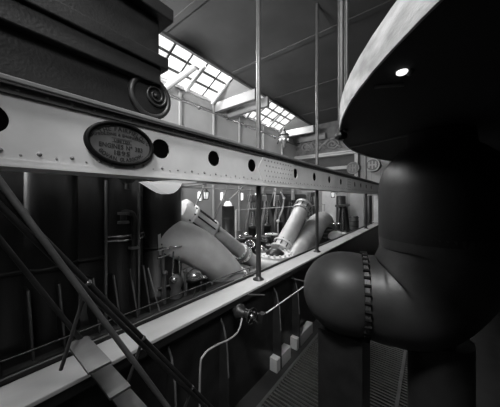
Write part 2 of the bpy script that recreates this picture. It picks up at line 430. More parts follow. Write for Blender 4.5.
# handwheel valve on the wall
c = at(248, 315, 2.5)
vl = thing('handwheel_valve', c, 'small iron handwheel valve with bright hub on the dark wall under the ledge', 'valve')
MB().rod((-2.95, c.y, c.z), (-2.45, c.y, c.z), .06).lathe((-2.72, c.y, c.z), (1, 0, 0), [(.13, 0), (.14, .05), (.09, .1), (.06, .16)], 16).obj('valve_body', 'iron', vl)
w = MB().torus((-2.42, c.y, c.z), (1, 0, 0), .13, .016)
for i in range(5):
    a = 2*PI*i/5; w.rod((-2.42, c.y, c.z), (-2.42, c.y+.13*math.cos(a), c.z+.13*math.sin(a)), .012, 6)
w.obj('handwheel', 'iron', vl)
MB().ball((-2.42, c.y, c.z), .045, 8).obj('hub', 'steel', vl)
for a, b, r in (((-2.6, c.y+.1, c.z+.3), (-2.5, c.y+.5, c.z+.18), .014), ((-2.6, c.y+.2, c.z-.1), (-2.55, c.y+.36, c.z-.32), .02)): MB().rod(a, b, r).obj('lever', 'iron_mid', vl)
MB().tube(catmull([at(242, 318, 2.6), at(240, 327, 2.55), at(236, 334, 2.52), at(228, 340, 2.5), at(215, 346, 2.48), at(204, 355, 2.48), at(200, 375, 2.48), Vector((-2.48, at(200, 375, 2.48).y, .06))]), .015, 8).obj('drain_pipe', 'pipe_mid', vl)
hr_ = thing('low_handrail', (-2.35, 4, 2.0), 'thin bright handrail running from the valve toward the great round pipe end', 'handrail')
a, b = at(262, 316, 2.4), at(330, 270, 2.4); zr = a.z
MB().rod((-2.4, a.y, zr), (-2.4, 9.0, zr), .012, 12).obj('rail', 'white', hr_)
for y in (a.y+.02, a.y+2.1, 8.9): MB().rod((-2.95, y, zr), (-2.4, y, zr), .015, 8).obj('bracket', 'iron_mid', hr_)
MB().box((-2.46, a.y-.04, zr-.12), (-2.36, a.y+.08, zr+.04)).obj('end_clamp', 'black', hr_)

# steep stair with dark handrails, lower left
d = Vector((0, .49, -.72)).normalized()
st = thing('steep_stair', (-2.2, 2.9, 0), 'steep iron stair with paired dark handrails descending at the near left', 'stair')
def through(px, py, L, t0, t1): 
    p = at(px, py, L); return p+d*t0, p+d*t1
for (px, py, L, r, m_) in ((84, 279, 2.2, .021, 'iron'), (83, 287, 2.16, .02, 'iron')):
    a, b = through(px, py, L, -1.2, 0); p = at(px, py, L); b = p+d*((p.z-.9)/(-d.z))
    MB().rod(a, b, r, 12).obj('handrail', m_, st)
    if r > .0205:
        top = a
        for q in (.05, .86, 1.9, 2.6):
            w_ = p+d*q; MB().ball(w_, .028, 7).obj('joint_ball', 'steel', st)
            MB().rod(w_, (w_.x-.25, w_.y-.12, max(.0, w_.z-.75)), .016, 8).obj('baluster', 'iron_mid', st)
sa, sb = at(85, 296, 2.05), at(114, 335, 2.0)
dd = (sb-sa).normalized(); MB().tube([sa-dd*1.2, sb+dd*((sb.z)/(-dd.z))], .021, 12).obj('stringer', 'iron_mid', st)
sa2 = sa+Vector((-.55, 0.0, -.35)); 
MB().tube([sa2-dd*1.1, sa2+dd*(sa2.z/(-dd.z))], .02, 12).obj('stringer', 'iron', st)
for i in range(9):
    q = .25+i*.3; p = sa+dd*q; p2 = sa2+dd*(q-.4 if q > .4 else q)
    if p.z > .1 and p2.z > .1: MB().box((min(p.x, p2.x), p.y-.1, p.z-.37), (max(p.x, p2.x), p.y+.06, p.z-.35)).obj('tread', 'grate', st)

# ------------------------------------------------------------ carved scroll on the girder (upper left)
c = at(147, 94, 2.95); R = .285; c.z = GT+.04+R
sc = thing('scroll_bracket', (-2.95, c.y, GT+.05), 'dark carved scroll resting on the girder top at upper left', 'bracket')
x0, x1 = -3.35, -2.84
MB().lathe((x0, c.y, c.z), (1, 0, 0), [(R, 0), (R, x1-x0-.03), (R-.015, x1-x0)], 64).obj('volute', 'timber', sc)
MB().torus((x1-.01, c.y, c.z), (1, 0, 0), R-.035, .035, 64, 10).obj('outer_rim', 'timber_edge', sc)
P = []; ey, ez = c.y+.06, c.z+.035
for i in range(120):
    t = i/119; a = .9+2.1*2*PI*t; r = .135*(1-t)**.8+.012
    P.append((x1+.008, ey+r*math.cos(PI/2-a), ez+r*math.sin(PI/2-a)))
MB().tube(P, [.018-.008*i/119 for i in range(120)], 8).obj('spiral', 'timber_edge', sc)
MB().ball((x1, ey, ez), .03, 8).obj('eye', 'timber_edge', sc)
zt = c.z+R
en = MB().box((x0, -5.4, GT+.035), (x1-.03, c.y-.12, zt)).box((x0, -5.4, zt-.12), (x1+.06, c.y+.10, zt+.1))
en.box((x0, -5.4, zt+.1), (x1+.10, c.y+.19, zt+.26)).box((x0, -5.4, zt+.26), (x1+.02, c.y+.10, zt+.75)).box((x0, -5.4, zt+.75), (x1+.14, c.y+.24, zt+.92))
en.obj('entablature', 'timber', sc, bevel=.015)

# ------------------------------------------------------------ round overhead drum, upper right
DC = Vector((4.19, 5.05, 5.0)); DR = 5.47
# plan slightly longer along the hall, as its outline in the photograph
dr = thing('round_platform', DC, 'huge round overhead iron platform with pale streaked rim and black underside', 'platform')
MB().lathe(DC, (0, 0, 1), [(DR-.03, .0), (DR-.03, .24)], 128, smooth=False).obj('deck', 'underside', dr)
n = 128; rr = MB(); rings = []
for r_, h_ in ((DR-.02, -.01), (DR, -.01), (DR, .27), (DR-.02, .27)):
    rings.append([(DC.x+r_*math.cos(2*PI*i/n), DC.y+r_*math.sin(2*PI*i/n), DC.z+h_) for i in range(n)])
rr.add([p for q in rings for p in q], [(j*n+i, j*n+(i+1) % n, ((j+1) % 4)*n+(i+1) % n, ((j+1) % 4)*n+i) for j in range(4) for i in range(n)])
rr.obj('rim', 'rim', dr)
a, b = at(347, 149, 1), at(415, 134, 1)
def onz(px, py, z): 
    D = (z-EYE)*F/(HY-py); return atD(px, py, D)
a, b = onz(350, 147.5, 4.99), onz(440, 128.5, 4.99)
MB().beam(a, b, .03, .02).obj('seam_strip', 'iron_mid', dr)
a, b = onz(375, 87, 4.99), onz(404, 85, 4.99)
MB().beam(a, b, .02, .02).obj('seam_strip', 'iron_mid', dr)
p = onz(402, 74, 4.98)
MB().lathe(p+Vector((0, 0, .02)), (0, 0, -1), [(.04, 0), (.04, .012), (.03, .02), (1e-4, .024)], 20).obj('underside_lamp', 'lamp', dr)
for px, py in ((345, 130), (366, 154), (410, 72)):
    p = onz(px, py, 4.99); MB().ball(p, .03, 6).obj('bolt', 'iron_mid', dr)
# hanger rods
p = atD(341, 128, 3.42)
hg = [(p.x-.02, p.y+.0)]
for j, (x, y) in enumerate([(p.x, p.y), (4.3, -.05), (4.3, 10.3), (9.4, 5.1)]):
    h = MB().rod((x, y, 5.25 if j else 4.93), (x, y, ZC), .045 if j == 0 else .04, 12)
    if j == 0: h.rod((x+.05, y+.09, 5.0), (x+.05, y+.09, ZC), .03, 12).lathe((x, y, 4.86), (0, 0, 1), [(.04, 0), (.09, .03), (.09, .08), (.05, .12)], 12)
    tag(h.obj('hanger_rod', 'black', loc=(x, y, 5.2)), ['dark paired hanger rod at the left edge of the overhead round platform', 'dark hanger rod at the near side of the round platform', 'dark hanger rod at the far side of the round platform', 'dark hanger rod at the right side of the round platform'][j], 'rod', 'platform hangers')

# ------------------------------------------------------------ great elbow pipe, right
def W(xc, D, z): return Vector((Cc*xc-S*D, S*xc+Cc*D, z))
ep = thing('elbow_pipe', W(1.69, 4.0, 0), 'great dark iron pipe with bulbous round end, flange joint and thick black riser', 'pipe')
zb = 2.38
bc = W(1.64, 4.0, zb); ed = (W(2.88, 3.5, 0)-W(1.64, 4.0, 0)).normalized(); BR = .675
prof = []
for i in range(18):
    a = PI/2*i/17; prof.append((max(1e-4, BR*math.sin(a)), -BR*1.02*math.cos(a)))
prof += [(BR, .12), (BR-.01, .22), (BR-.025, .29)]
MB().lathe(bc, ed, prof, 64).obj('bulb_end', 'bulb', ep)
fb = bc+ed*.27
fl = MB().lathe(fb, ed, [(BR-.04, .01), (BR+.012, .01), (BR+.012, .035), (BR-.004, .037), (BR-.004, .045), (BR+.012, .047), (BR+.012, .07), (BR-.04, .07)], 64, smooth=False).obj('flange', 'iron_mid', ep)
u_, v_ = basis(ed)
for i in range(36):
    a = 2*PI*i/36; q = fb+(u_*math.cos(a)+v_*math.sin(a))*(BR+.012)
    MB().rod(q-ed*.005, q+ed*.085, .026, 8).obj('bolt', 'plate_rim', fl)
e0_ = bc+ed*.35
top = W(2.88, 3.5, 0)
path = catmull([e0_, e0_+ed*.3, Vector((top.x, top.y, zb+.12))-ed*.32, Vector((top.x, top.y, zb+.7)), Vector((top.x, top.y, zb+1.1))], 7)
rad = [(BR-.03)+.165*min(1, i/(len(path)-1)*1.25) for i in range(len(path))]
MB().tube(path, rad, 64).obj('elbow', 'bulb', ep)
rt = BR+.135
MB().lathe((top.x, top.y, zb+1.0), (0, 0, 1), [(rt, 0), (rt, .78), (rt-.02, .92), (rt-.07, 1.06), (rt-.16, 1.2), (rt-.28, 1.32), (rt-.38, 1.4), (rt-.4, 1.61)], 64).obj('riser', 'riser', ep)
hgt = zb-.6
MB().box(bc+Vector((-.35, -.3, -zb)), bc+Vector((.35, .3, -.62))).obj('pedestal', 'black', ep)
MB().lathe((top.x, top.y, 0), (0, 0, 1), [(.5, 0), (.5, .1), (.4, .15), (.4, 1.9)], 32).obj('pedestal', 'black', ep)

# ------------------------------------------------------------ engine side: columns at left
def column(px, L, r, label, m_='column', band=False):
    c = at(px, 200, L); t = thing('engine_column', (c.x, c.y, 2.05), label, 'column', 'dark engine columns')
    MB().lathe((c.x, c.y, 2.05), (0, 0, 1), [(r*1.15, 0), (r*1.15, .1), (r, .16), (r, 2.45)], 48).obj('shaft', m_, t)
    for z in (3.0,) if not band else ():
        MB().lathe((c.x, c.y, z), (0, 0, 1), [(r, 0), (r+.025, .01), (r+.025, .06), (r, .07)], 48).obj('band', m_, t)
    if band:
        for z in (at(118, 237, L-r).z, at(118, 241.5, L-r).z):
            MB().lathe((c.x, c.y, z-.02), (0, 0, 1), [(r, 0), (r+.02, .0), (r+.03, .02), (r+.02, .04), (r, .04)], 48).obj('polished_band', 'steel', t)
    return c
column(157, 4.55, .50, 'dark glossy engine column at whose side the great grey pipe bends down')
cA = column(121, 4.35, .36, 'dark engine column with two polished bands, left of the grey pipe', band=True)
column(84, 4.6, .42, 'dark engine column behind the maker\'s plate')
column(48, 4.4, .36, 'dark engine column near the left end of the girder')
column(15, 4.6, .42, 'leftmost dark engine column')
# slender rods in front of the columns
for px, lab in ((106, 'slender dark vertical rod standing left of the banded column'), (139, 'slender dark vertical rod standing right of the banded column')):
    c = at(px, 200, 3.85); tag(MB().rod((c.x, c.y, 2.0), (c.x, c.y, GB-.02), .02, 10).obj('vertical_rod', 'iron_mid', loc=(c.x, c.y, 2.0)), lab, 'rod', 'slender vertical rods')
# hooked pipe
p = [at(134, 247, 3.9), at(134.5, 225, 3.9), at(133, 215, 3.9), at(128, 212.5, 3.9), at(123.5, 213, 3.9), at(123.5, 222, 3.9)]
hp = thing('hooked_pipe', p[0], 'small dark hooked pipe with flanged ends before the banded column', 'pipe')
MB().tube(catmull(p, 5)[:-1], .045, 12).obj('tube', 'iron', hp)
for q, ax in ((p[0], (0,0,1)), (p[4], (0,0,1)), (p[5], (0,0,1))): MB().lathe(q-Vector((0,0,.025)), ax, [(.085, 0), (.085, .04)], 14).obj('flange', 'iron_mid', hp)
MB().rod(p[0], (p[0].x, p[0].y, 2.1), .045, 12).obj('lower_tube', 'iron', hp)
q = at(128, 188, 3.9)
tag(MB().lathe(q+Vector((0, 0, .32)), (0, 0, -1), [(.2, 0), (.2, .1), (.14, .18), (.06, .24), (.05, .34)], 8, smooth=False).obj('hopper_bracket', 'black', loc=q), 'small dark tapering bracket hanging under the girder before the banded column', 'bracket')

# white half-round pan hanging under the girder
ca = at(147, 182, 3.55); cb = at(182, 182, 3.55); zc = GB-.02
pr = [(ca.x, ca.y-.02, zc)]
for px, py in ((152, 185), (158, 189), (164, 192.5), (169, 194), (174, 193), (178, 190), (181, 186)): 
    q = at(px, py, 3.55); pr.append((q.x, q.y, q.z))
pr.append((cb.x, cb.y, zc))
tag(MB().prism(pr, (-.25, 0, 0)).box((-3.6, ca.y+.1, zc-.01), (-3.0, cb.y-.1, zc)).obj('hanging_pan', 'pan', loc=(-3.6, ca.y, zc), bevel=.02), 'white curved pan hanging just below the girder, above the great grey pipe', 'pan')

# ------------------------------------------------------------ great pipes
def ring_flange(parent, c, ax, R, t=.05, nb=16, m_='pipe', bolt='iron', name='flange'):
    ax = Vector(ax).normalized()
    fo = MB().lathe(c-ax*t/2, ax, [(R*.8, 0), (R, 0), (R, t), (R*.8, t)], 40, smooth=False).obj(name, m_, parent)
    u, v = basis(ax); b = []
    for i in range(nb):
        a = 2*PI*i/nb; q = c+(u*math.cos(a)+v*math.sin(a))*R*.93
        b.append((q-ax*(t/2+.02), q+ax*(t/2+.02)))
    bolts(fo, b, R*.045, bolt)
def pipe(name, label, pts, rads, m_, flanges, group='large grey pipes', n=7, fm='pipe'):
    P = catmull(pts, n); k = len(P)
    if isinstance(rads, (int, float)): rads = [rads]*len(pts)
    R = []
    for i in range(k):
        t = i/n; j = min(int(t), len(rads)-2); R.append(rads[j]+(rads[j+1]-rads[j])*(t-j))
    t = thing(name, P[0], label, 'pipe', group)
    MB().tube(P, R, 40).obj('tube', m_, t)
    for idx, k_ in flanges:
        i = min(k-1, int(idx*n)); d = (P[min(i+1, k-1)]-P[max(i-1, 0)])
        ring_flange(t, P[i], d, R[i]*k_, m_=fm)
    return t
pipe('bent_pipe', 'great grey pipe bending from the dark column down to the right',
     [at(163, 241, 4.38), at(178, 240, 4.2), at(196, 247, 4.12), at(213, 260, 4.08), at(227, 275, 4.05), at(237, 294, 4.05)], [.38, .41, .42, .42, .41, .40], 'pipe', [(0, 1.12), (4.35, 1.14)])
t = pipe('inclined_pipe', 'slimmer grey pipe sloping down behind the great bent pipe, with pale bolted joint at top',
     [at(181, 210, 5.2), at(197, 219, 5.15), at(212, 230, 5.1), at(232, 245, 5.05), at(262, 268, 4.9)], .225, 'pipe_pale', [(3.4, 1.3), (3.55, 1.3)])
a, b = at(190, 214, 5.18), at(212, 230, 5.1); dv = (b-a).normalized()
MB().lathe(a, dv, [(.25, 0), (.30, .01), (.30, .08), (.245, .12), (.24, (b-a).length-.12), (.30, (b-a).length-.09), (.30, (b-a).length), (.23, (b-a).length+.01)], 32).obj('joint_sleeve', 'pipe_pale', t)
u, v = basis(dv)
for i in range(8):
    q = a+(u*math.cos(i*PI/4)+v*math.sin(i*PI/4))*.27; MB().rod(q-dv*.03, q+dv*((b-a).length+.04), .022, 8).obj('tie_bolt', 'iron', t)
MB().lathe(at(181, 206, 5.3), dv, [(.05, 0), (.24, .02), (.26, .12), (.26, .22), (.2, .3)], 28).obj('collar', 'pipe_pale', t)
t = pipe('raking_pipe', 'pale ribbed pipe leaning up to the right, between the two tall poles',
     [at(280, 251, 5.0), at(286, 240, 5.0), at(295, 223, 5.0), at(302, 208, 5.0)], [.37, .37, .36, .35], 'pipe', [])
a, b = at(281.5, 248, 5.0), at(301, 211, 5.0); dv = (b-a).normalized()
MB().lathe(a-dv*.2, dv, [(.40, 0), (.46, .02), (.46, .09), (.40, .11), (.40, .3), (.46, .32), (.46, .4), (.38, .42)], 32, smooth=False).obj('lower_joint', 'white', t)
MB().lathe(b-dv*.1, dv, [(.36, 0), (.45, .02), (.45, .12), (.37, .15), (.37, .38), (.45, .4), (.45, .52), (.3, .62), (.12, .7)], 32, smooth=False).obj('upper_joint', 'pipe_mid', t)
u, v = basis(dv)
for i in range(10):
    w_ = u*math.cos(i*PI/5)+v*math.sin(i*PI/5)
    MB().rod(b+w_*.42-dv*.12, b+w_*.42+dv*.45, .025, 8).obj('bolt', 'iron', t); MB().rod(a+w_*.43-dv*.24, a+w_*.43+dv*.25, .025, 8).obj('bolt', 'iron', t)
t = pipe('arched_pipe', 'thick dull grey pipe arching over beside the second tall pole',
     [at(287, 276, 4.3), at(297, 258, 4.35), at(309, 238, 4.5), at(318, 223, 4.7), at(325, 221, 5.1), at(329, 232, 5.5), at(329, 250, 5.6)], [.50, .50, .5, .5, .48, .46, .46], 'pipe_mid', [])
# casing with bolted ring cover where the pipes meet
c = at(275, 255, 4.55)
cs = thing('pipe_casing', (c.x, c.y, 0), 'pale round casing with a bolted ring cover where the pipes meet', 'casing')
MB().lathe((c.x, c.y, 0), (0, 0, 1), [(.5, 0), (.5, 1.2), (.8, 1.5), (.82, c.z-.12), (.74, c.z-.05), (.5, c.z)], 40).obj('body', 'pipe', cs)
rg = MB().lathe((c.x, c.y, c.z-.03), (0, 0, 1), [(.34, 0), (.66, 0), (.66, .07), (.34, .07)], 40, smooth=False).obj('ring_cover', 'pipe_pale', cs)
for i in range(18):
    a = 2*PI*i/18; MB().rod((c.x+.58*math.cos(a), c.y+.58*math.sin(a), c.z), (c.x+.58*math.cos(a), c.y+.58*math.sin(a), c.z+.12), .04, 8).obj('stud', 'white', rg)
MB().lathe((c.x, c.y, c.z), (0, 0, 1), [(.34, 0), (.34, .1), (.2, .2), (.1, .24)], 28).obj('cap', 'iron', cs)

# ------------------------------------------------------------ engine bed with web fins (lower left)
bed = thing('engine_bed', (-4.3, 3, 0), 'dark iron engine bed with a row of upright web fins', 'engine bed')
MB().box((-5.3, -2, 0), (-3.75, 5.2, 2.05)).obj('bed_box', 'iron', bed, bevel=.02)
MB().box((-3.78, -2, 1.98), (-3.66, 5.2, 2.06)).obj('bed_lip', 'iron_mid', bed)
for pa, pb in (((97, 277), (99, 299)), ((114, 275), (120, 304)), ((129, 269), (137, 298)), ((141, 266), (150, 292)), ((62, 283), (64, 310)), ((30, 290), (32, 320))):
    a = at(pa[0], pa[1], 3.95); b = at(pb[0], pb[1], 3.72)
    f = MB(); f.prism([(b.x, b.y, 2.05), (a.x, b.y-.02, a.z), (-4.3, b.y-.02, a.z), (-4.3, b.y, 2.05)], (0, .03, 0))
    f.obj('web_fin', 'iron', bed)
    MB().tube([(b.x, b.y+.015, 2.05), (a.x+.01, b.y+.0, a.z)], .014, 8).obj('fin_edge', 'iron_mid', bed)
# thin rails beside the ledge
rl = thing('thin_handrail', (-3.6, 4, 2.2), 'thin bright handrail running just behind the pale ledge', 'handrail')
zr = at(200, 285.5, 3.62).z
MB().tube(catmull([(-3.6, -1.5, zr), (-3.6, 3.4, zr), (-3.58, 4.2, zr), (-3.56, 4.5, zr+.0), (-3.54, 4.7, zr-.04)], 6), .013, 8).obj('rail', 'steel', rl)
for y in (.3, 1.5, 2.9, 4.65): MB().rod((-3.62, y, zr), (-3.7, y, 2.0), .012, 8).obj('stanchion', 'iron_mid', rl)
a, b = at(148, 268, 3.75), at(160, 303, 3.6)
tag(MB().rod(a, (b.x, b.y, 2.06), .012, 8).obj('slanted_rod', 'girder_edge', loc=a), 'slim slanted rod leaning beside the last web fin', 'rod')

# ------------------------------------------------------------ valves and fittings between the columns and bent pipe
def dome_valve(px, py, L, r, label, bright='brass', wheel=True, base=None):
    c = at(px, py, L); b0 = 2.05 if base is None else base
    t = thing('dome_valve', (c.x, c.y, b0), label, 'valve', 'engine valves')
    vb = MB().lathe((c.x, c.y, b0), (0, 0, 1), [(r*.8, 0), (r*.8, max(.05, c.z-b0-r*.6)), (r*1.25, max(.06, c.z-b0-r*.55)), (r*1.25, max(.09, c.z-b0-r*.3))], 28).obj('valve_body', 'iron', t)
    prof = [(r, -r*.3)]+[(max(1e-4, r*math.cos(a*PI/16)), r*math.sin(a*PI/16)*.8-.1*r) for a in range(0, 9)]
    MB().lathe(c, (0, 0, 1), prof, 28).obj('dome', bright, t)
    for i in range(12): MB().rod((c.x+1.14*r*math.cos(i*PI/6), c.y+1.14*r*math.sin(i*PI/6), c.z-r*.4), (c.x+1.14*r*math.cos(i*PI/6), c.y+1.14*r*math.sin(i*PI/6), c.z-r*.18), r*.07, 6).obj('stud', 'iron_mid', vb)
    if wheel:
        MB().rod(c, c+Vector((0, 0, r*1.7)), r*.08, 8).obj('spindle', 'steel', t)
        w = MB().torus(c+Vector((0, 0, r*1.6)), (0, 0, 1), r*.55, r*.06, 20, 6)
        for i in range(4): w.rod(c+Vector((0, 0, r*1.6)), c+Vector((r*.55*math.cos(i*PI/2), r*.55*math.sin(i*PI/2), r*1.6)), r*.04, 6)
        w.obj('handwheel', 'steel', t)
    return t
dome_valve(194, 275, 3.9, .17, 'bright domed brass valve below the great bent pipe', wheel=False)
dome_valve(204, 277, 3.75, .06, 'tiny bright domed fitting right of the brass valve', 'steel', wheel=False)
c = at(176, 262, 3.95)
gv = thing('gear_valve', (c.x, c.y, 2.05), 'upright valve with yoke and handwheel between the fins and the brass dome', 'valve')
MB().lathe((c.x, c.y, 2.05), (0, 0, 1), [(.12, 0), (.12, .1), (.09, .15), (.13, .28), (.13, .36), (.06, .45)], 20).obj('valve_body', 'iron_mid', gv)
zt = at(176, 247, 3.95).z
MB().rod((c.x, c.y-.09, 2.4), (c.x, c.y-.05, zt), .018, 8).rod((c.x, c.y+.09, 2.4), (c.x, c.y+.05, zt), .018, 8).obj('yoke', 'steel', gv)
w = MB().torus((c.x, c.y, zt+.03), (0, 0, 1), .13, .013, 24, 6)
for i in range(4): w.rod((c.x, c.y, zt+.03), (c.x+.13*math.cos(i*PI/2+.4), c.y+.13*math.sin(i*PI/2+.4), zt+.03), .01, 6)
w.ball((c.x, c.y, zt+.04), .04, 6); w.obj('handwheel', 'steel', gv)
MB().ball((c.x+.05, c.y-.08, 2.42), .075, 8).obj('oil_cup', 'brass', gv)
MB().rod((c.x-.1, c.y-.3, zt-.0), (c.x, c.y+.02, zt+.0), .02, 8).rod((c.x-.1, c.y-.32, 2.28), (c.x, c.y, 2.32), .025, 8).obj('side_arm', 'iron_mid', gv)
c2 = at(163, 252, 3.95)
lv = thing('lever_stand', (c2.x, c2.y, 2.05), 'small lever stand with two bright cross bars left of the yoke valve', 'lever')
MB().rod((c2.x, c2.y, 2.05), (c2.x, c2.y, c2.z+.06), .025, 10).obj('post', 'iron_mid', lv)
for z in (c2.z+.04, c2.z-.09): MB().rod((c2.x+.02, c2.y-.12, z), (c2.x+.02, c2.y+.12, z+.02), .014, 8).ball((c2.x+.02, c2.y+.12, z+.02), .022, 6).obj('cross_bar', 'steel', lv)
for (px, py, r, lab) in ((185, 271, .05, 'small bright ball fitting left of the brass dome'), (165, 273, .05, 'small bright ball fitting at the foot of the lever stand'), (212, 283, .045, 'small bright ball fitting right of the brass dome')):
    c = at(px, py, 3.85)
    tag(MB().rod((c.x, c.y, 2.05), c, r*.5, 8).ball(c, r, 8).obj('ball_fitting', 'iron_mid', loc=(c.x, c.y, 2.05)), lab, 'fitting', 'ball fittings')

# ------------------------------------------------------------ platform behind with the standing tank, frames
pf = thing('machinery_platform', (-7.6, 11, 0), 'dark iron machinery platform in the middle of the engine hall', 'platform')
MB().box((-9.2, 7.2, 0), (-6.4, 18.8, 2.0)).obj('deck', 'iron', pf, bevel=.02)
MB().box((-6.42, 7.2, 1.9), (-6.36, 18.8, 2.04)).obj('deck_edge', 'iron_mid', pf)
MB().box((-6.34, 6.2, 0), (-5.5, 18.8, 1.35)).obj('lower_step', 'iron', pf)
c = at(228, 206, 7.0)
tk = thing('standing_tank', (c.x, c.y, 2.0), 'dark upright cylindrical tank topped by a bright dome, below the windows', 'tank')
MB().lathe((c.x, c.y, 2.0), (0, 0, 1), [(.30, 0), (.30, .04), (.27, .06), (.27, c.z-2.0-.02), (.285, c.z-2.0-.01), (.285, c.z-2.0), (.2, c.z-1.99)], 36).obj('shell', 'iron', tk)
for z in (2.55, 3.1): MB().lathe((c.x, c.y, z), (0, 0, 1), [(.27, 0), (.285, .005), (.285, .03), (.27, .035)], 36).obj('hoop', 'iron', tk)
MB().lathe((c.x, c.y, c.z), (0, 0, 1), [(.19, 0), (.19, .04)]+[(max(1e-4, .17*math.cos(a*PI/12)), .05+.17*math.sin(a*PI/12)) for a in range(7)]+[], 28).obj('dome', 'lamp_dim', tk)  # dome is no lamp; its brightness is put in as a faint glow
MB().rod((c.x, c.y, c.z+.2), (c.x, c.y, c.z+.27), .03, 8).obj('knob', 'iron', tk)
# engine frames: pairs of curved dark standards
def frame(px, L, label, h=1.9, w=.5, m_='iron_mid', z0=2.0):
    c = at(px, 220, L); t = thing('engine_standard', (c.x, c.y, z0), label, 'engine', 'dark engine frames')
    for s in (-1, 1):
        P = catmull([(c.x, c.y+s*w, z0), (c.x, c.y+s*w*.85, z0+h*.4), (c.x, c.y+s*w*.45, z0+h*.75), (c.x, c.y+s*w*.35, z0+h)], 5)
        MB().tube(P, [.13-.06*i/(len(P)-1) for i in range(len(P))], 10).obj('standard', m_, t)
    MB().box((c.x-.15, c.y-w*.5, z0+h-.06), (c.x+.15, c.y+w*.5, z0+h+.25)).obj('crosshead_block', m_, t, bevel=.03)
    MB().rod((c.x, c.y, z0), (c.x, c.y, z0+h), .05, 10).obj('piston_rod', 'steel', t)
    MB().lathe((c.x, c.y, z0), (0, 0, 1), [(.2, 0), (.2, .5), (.24, .52), (.24, .6), (.1, .65)], 20).obj('cylinder', 'iron', t)
    return c
frame(252, 6.9, 'dark engine frame directly behind the first tall pole')
frame(267, 6.7, 'dark engine frame right of the first tall pole')
frame(279, 6.8, 'dark engine frame left of the pale raking pipe')
frame(291, 6.9, 'dark engine frame behind the upper end of the raking pipe', m_='iron')
frame(311, 6.9, 'dark engine frame between the raking and arched pipes', h=2.2, w=.7)
c = at(272, 200, 8.5)
tag(MB().box((-8.9, at(262, 200, 8.5).y, 2.0), (-8.2, at(303, 200, 8.5).y, 4.3)).obj('machinery_housing', 'iron', loc=(-8.5, c.y, 2.0), bevel=.08), 'large dark iron housing behind the engine frames', 'housing')
# bent rods with bright knuckles
br = thing('bent_rod', at(284, 198, 6.0), 'pale crooked linkage rod hanging in front of the dark engine frames', 'rod')
MB().tube([at(281, 192, 6.0), at(284, 198, 6.0), at(283, 208, 6.0), at(278, 221, 6.0), at(278, 250, 6.0)], .045, 8).obj('rod', 'pipe_mid', br)
MB().ball(at(284, 198, 6.0), .08, 6).ball(at(278, 221, 6.0), .09, 6).obj('knuckle', 'pipe', br)
for (pa, pb, L, r, lab) in (((276, 190), (274, 206), 6.1, .05, 'pale short link bar hanging left of the crooked rod'), ((293, 193), (293, 200), 6.1, .1, 'small pale block hanging right of the crooked rod')):
    a, b = at(*pa, L), at(*pb, L); tag(MB().rod((a.x, a.y, 4.6), b, r, 10).obj('hanging_link', 'pipe_mid', loc=a), lab, 'rod', 'hanging links')
# horizontal tie rail
a = at(236, 210, 6.2)
tag(MB().rod((a.x, a.y, a.z), (a.x, 17, a.z), .02, 8).rod((a.x, a.y, a.z), (a.x, a.y, 1.3), .03, 8).rod((a.x, 16.9, a.z), (a.x, 16.9, 1.3), .03, 8).obj('guard_rail', 'pipe', loc=(a.x, a.y, 1.3)), 'thin horizontal guard rail before the dark engine frames', 'handrail')
# handwheels and small valves along the front
def wheel(px, py, L, r, tilt, label, m_='steel', z0=0.0):
    c = at(px, py, L); ax = Vector(tilt).normalized()
    t = thing('handwheel_stand', (c.x, c.y, z0), label, 'handwheel', 'handwheels on the engine')
    w = MB().torus(c, ax, r, r*.11, 22, 6); u, v = basis(ax)
    for i in range(5): w.rod(c, c+(u*math.cos(i*PI*.4)+v*math.sin(i*PI*.4))*r, r*.06, 6)
    w.obj('handwheel', m_, t)
    MB().ball(c, r*.22, 6).obj('hub', 'steel', t)
    MB().rod((c.x-.02, c.y, z0), c, r*.14, 8).lathe((c.x-.02, c.y, z0), (0, 0, 1), [(r*.5, 0), (r*.5, .3), (r*.2, .4)], 12).obj('stand', 'iron', t)
wheel(250, 244, 4.9, .16, (.5, -.4, .75), 'small handwheel tilted, left of the first tall pole')
wheel(244, 252, 5.0, .10, (0, 0, 1), 'smaller flat handwheel beside the inclined pipe\'s flange')
wheel(272, 234, 5.4, .22, (0, 0, 1), 'flat pale handwheel above the ring cover', 'white')
wheel(270, 245, 5.1, .16, (0, 0, 1), 'flat dull handwheel just above the ring cover', 'pipe_mid')
wheel(264, 240, 5.6, .14, (.3, -.3, .8), 'tilted handwheel between the first tall pole and the raking pipe', 'iron_mid')
wheel(238, 246, 5.8, .14, (.8, -.5, .2), 'upright handwheel above the inclined pipe', 'iron_mid')
random.seed(3)
labs = ['small dark valve pot behind the inclined pipe', 'small dark valve pot under the standing tank', 'small dark valve pot right of the standing tank', 'small dark valve pot beside the first tall pole', 'small dark valve pot left of the raking pipe', 'small dark valve pot at the foot of the raking pipe']
for i, (px, py, L) in enumerate(((232, 240, 6.1), (240, 238, 6.15), (246, 236, 6.2), (256, 238, 6.1), (266, 236, 6.0), (262, 250, 5.2))):
    c = at(px, py, L); r = .12+.04*(i % 3)
    t = thing('valve_pot', (c.x, c.y, 1.35 if L > 5.6 else 0), labs[i], 'valve', 'valve pots')
    MB().lathe((c.x, c.y, 1.35 if L > 5.6 else 0), (0, 0, 1), [(r, 0), (r, c.z-1.35-.1 if L > 5.6 else c.z-.1), (r*1.4, c.z-1.35-.08 if L > 5.6 else c.z-.08), (r*1.4, c.z-1.35 if L > 5.6 else c.z)], 18).obj('pot', 'iron_mid', t)
    MB().ball((c.x, c.y, c.z+.03), r*.7, 7).obj('cap', 'steel', t)
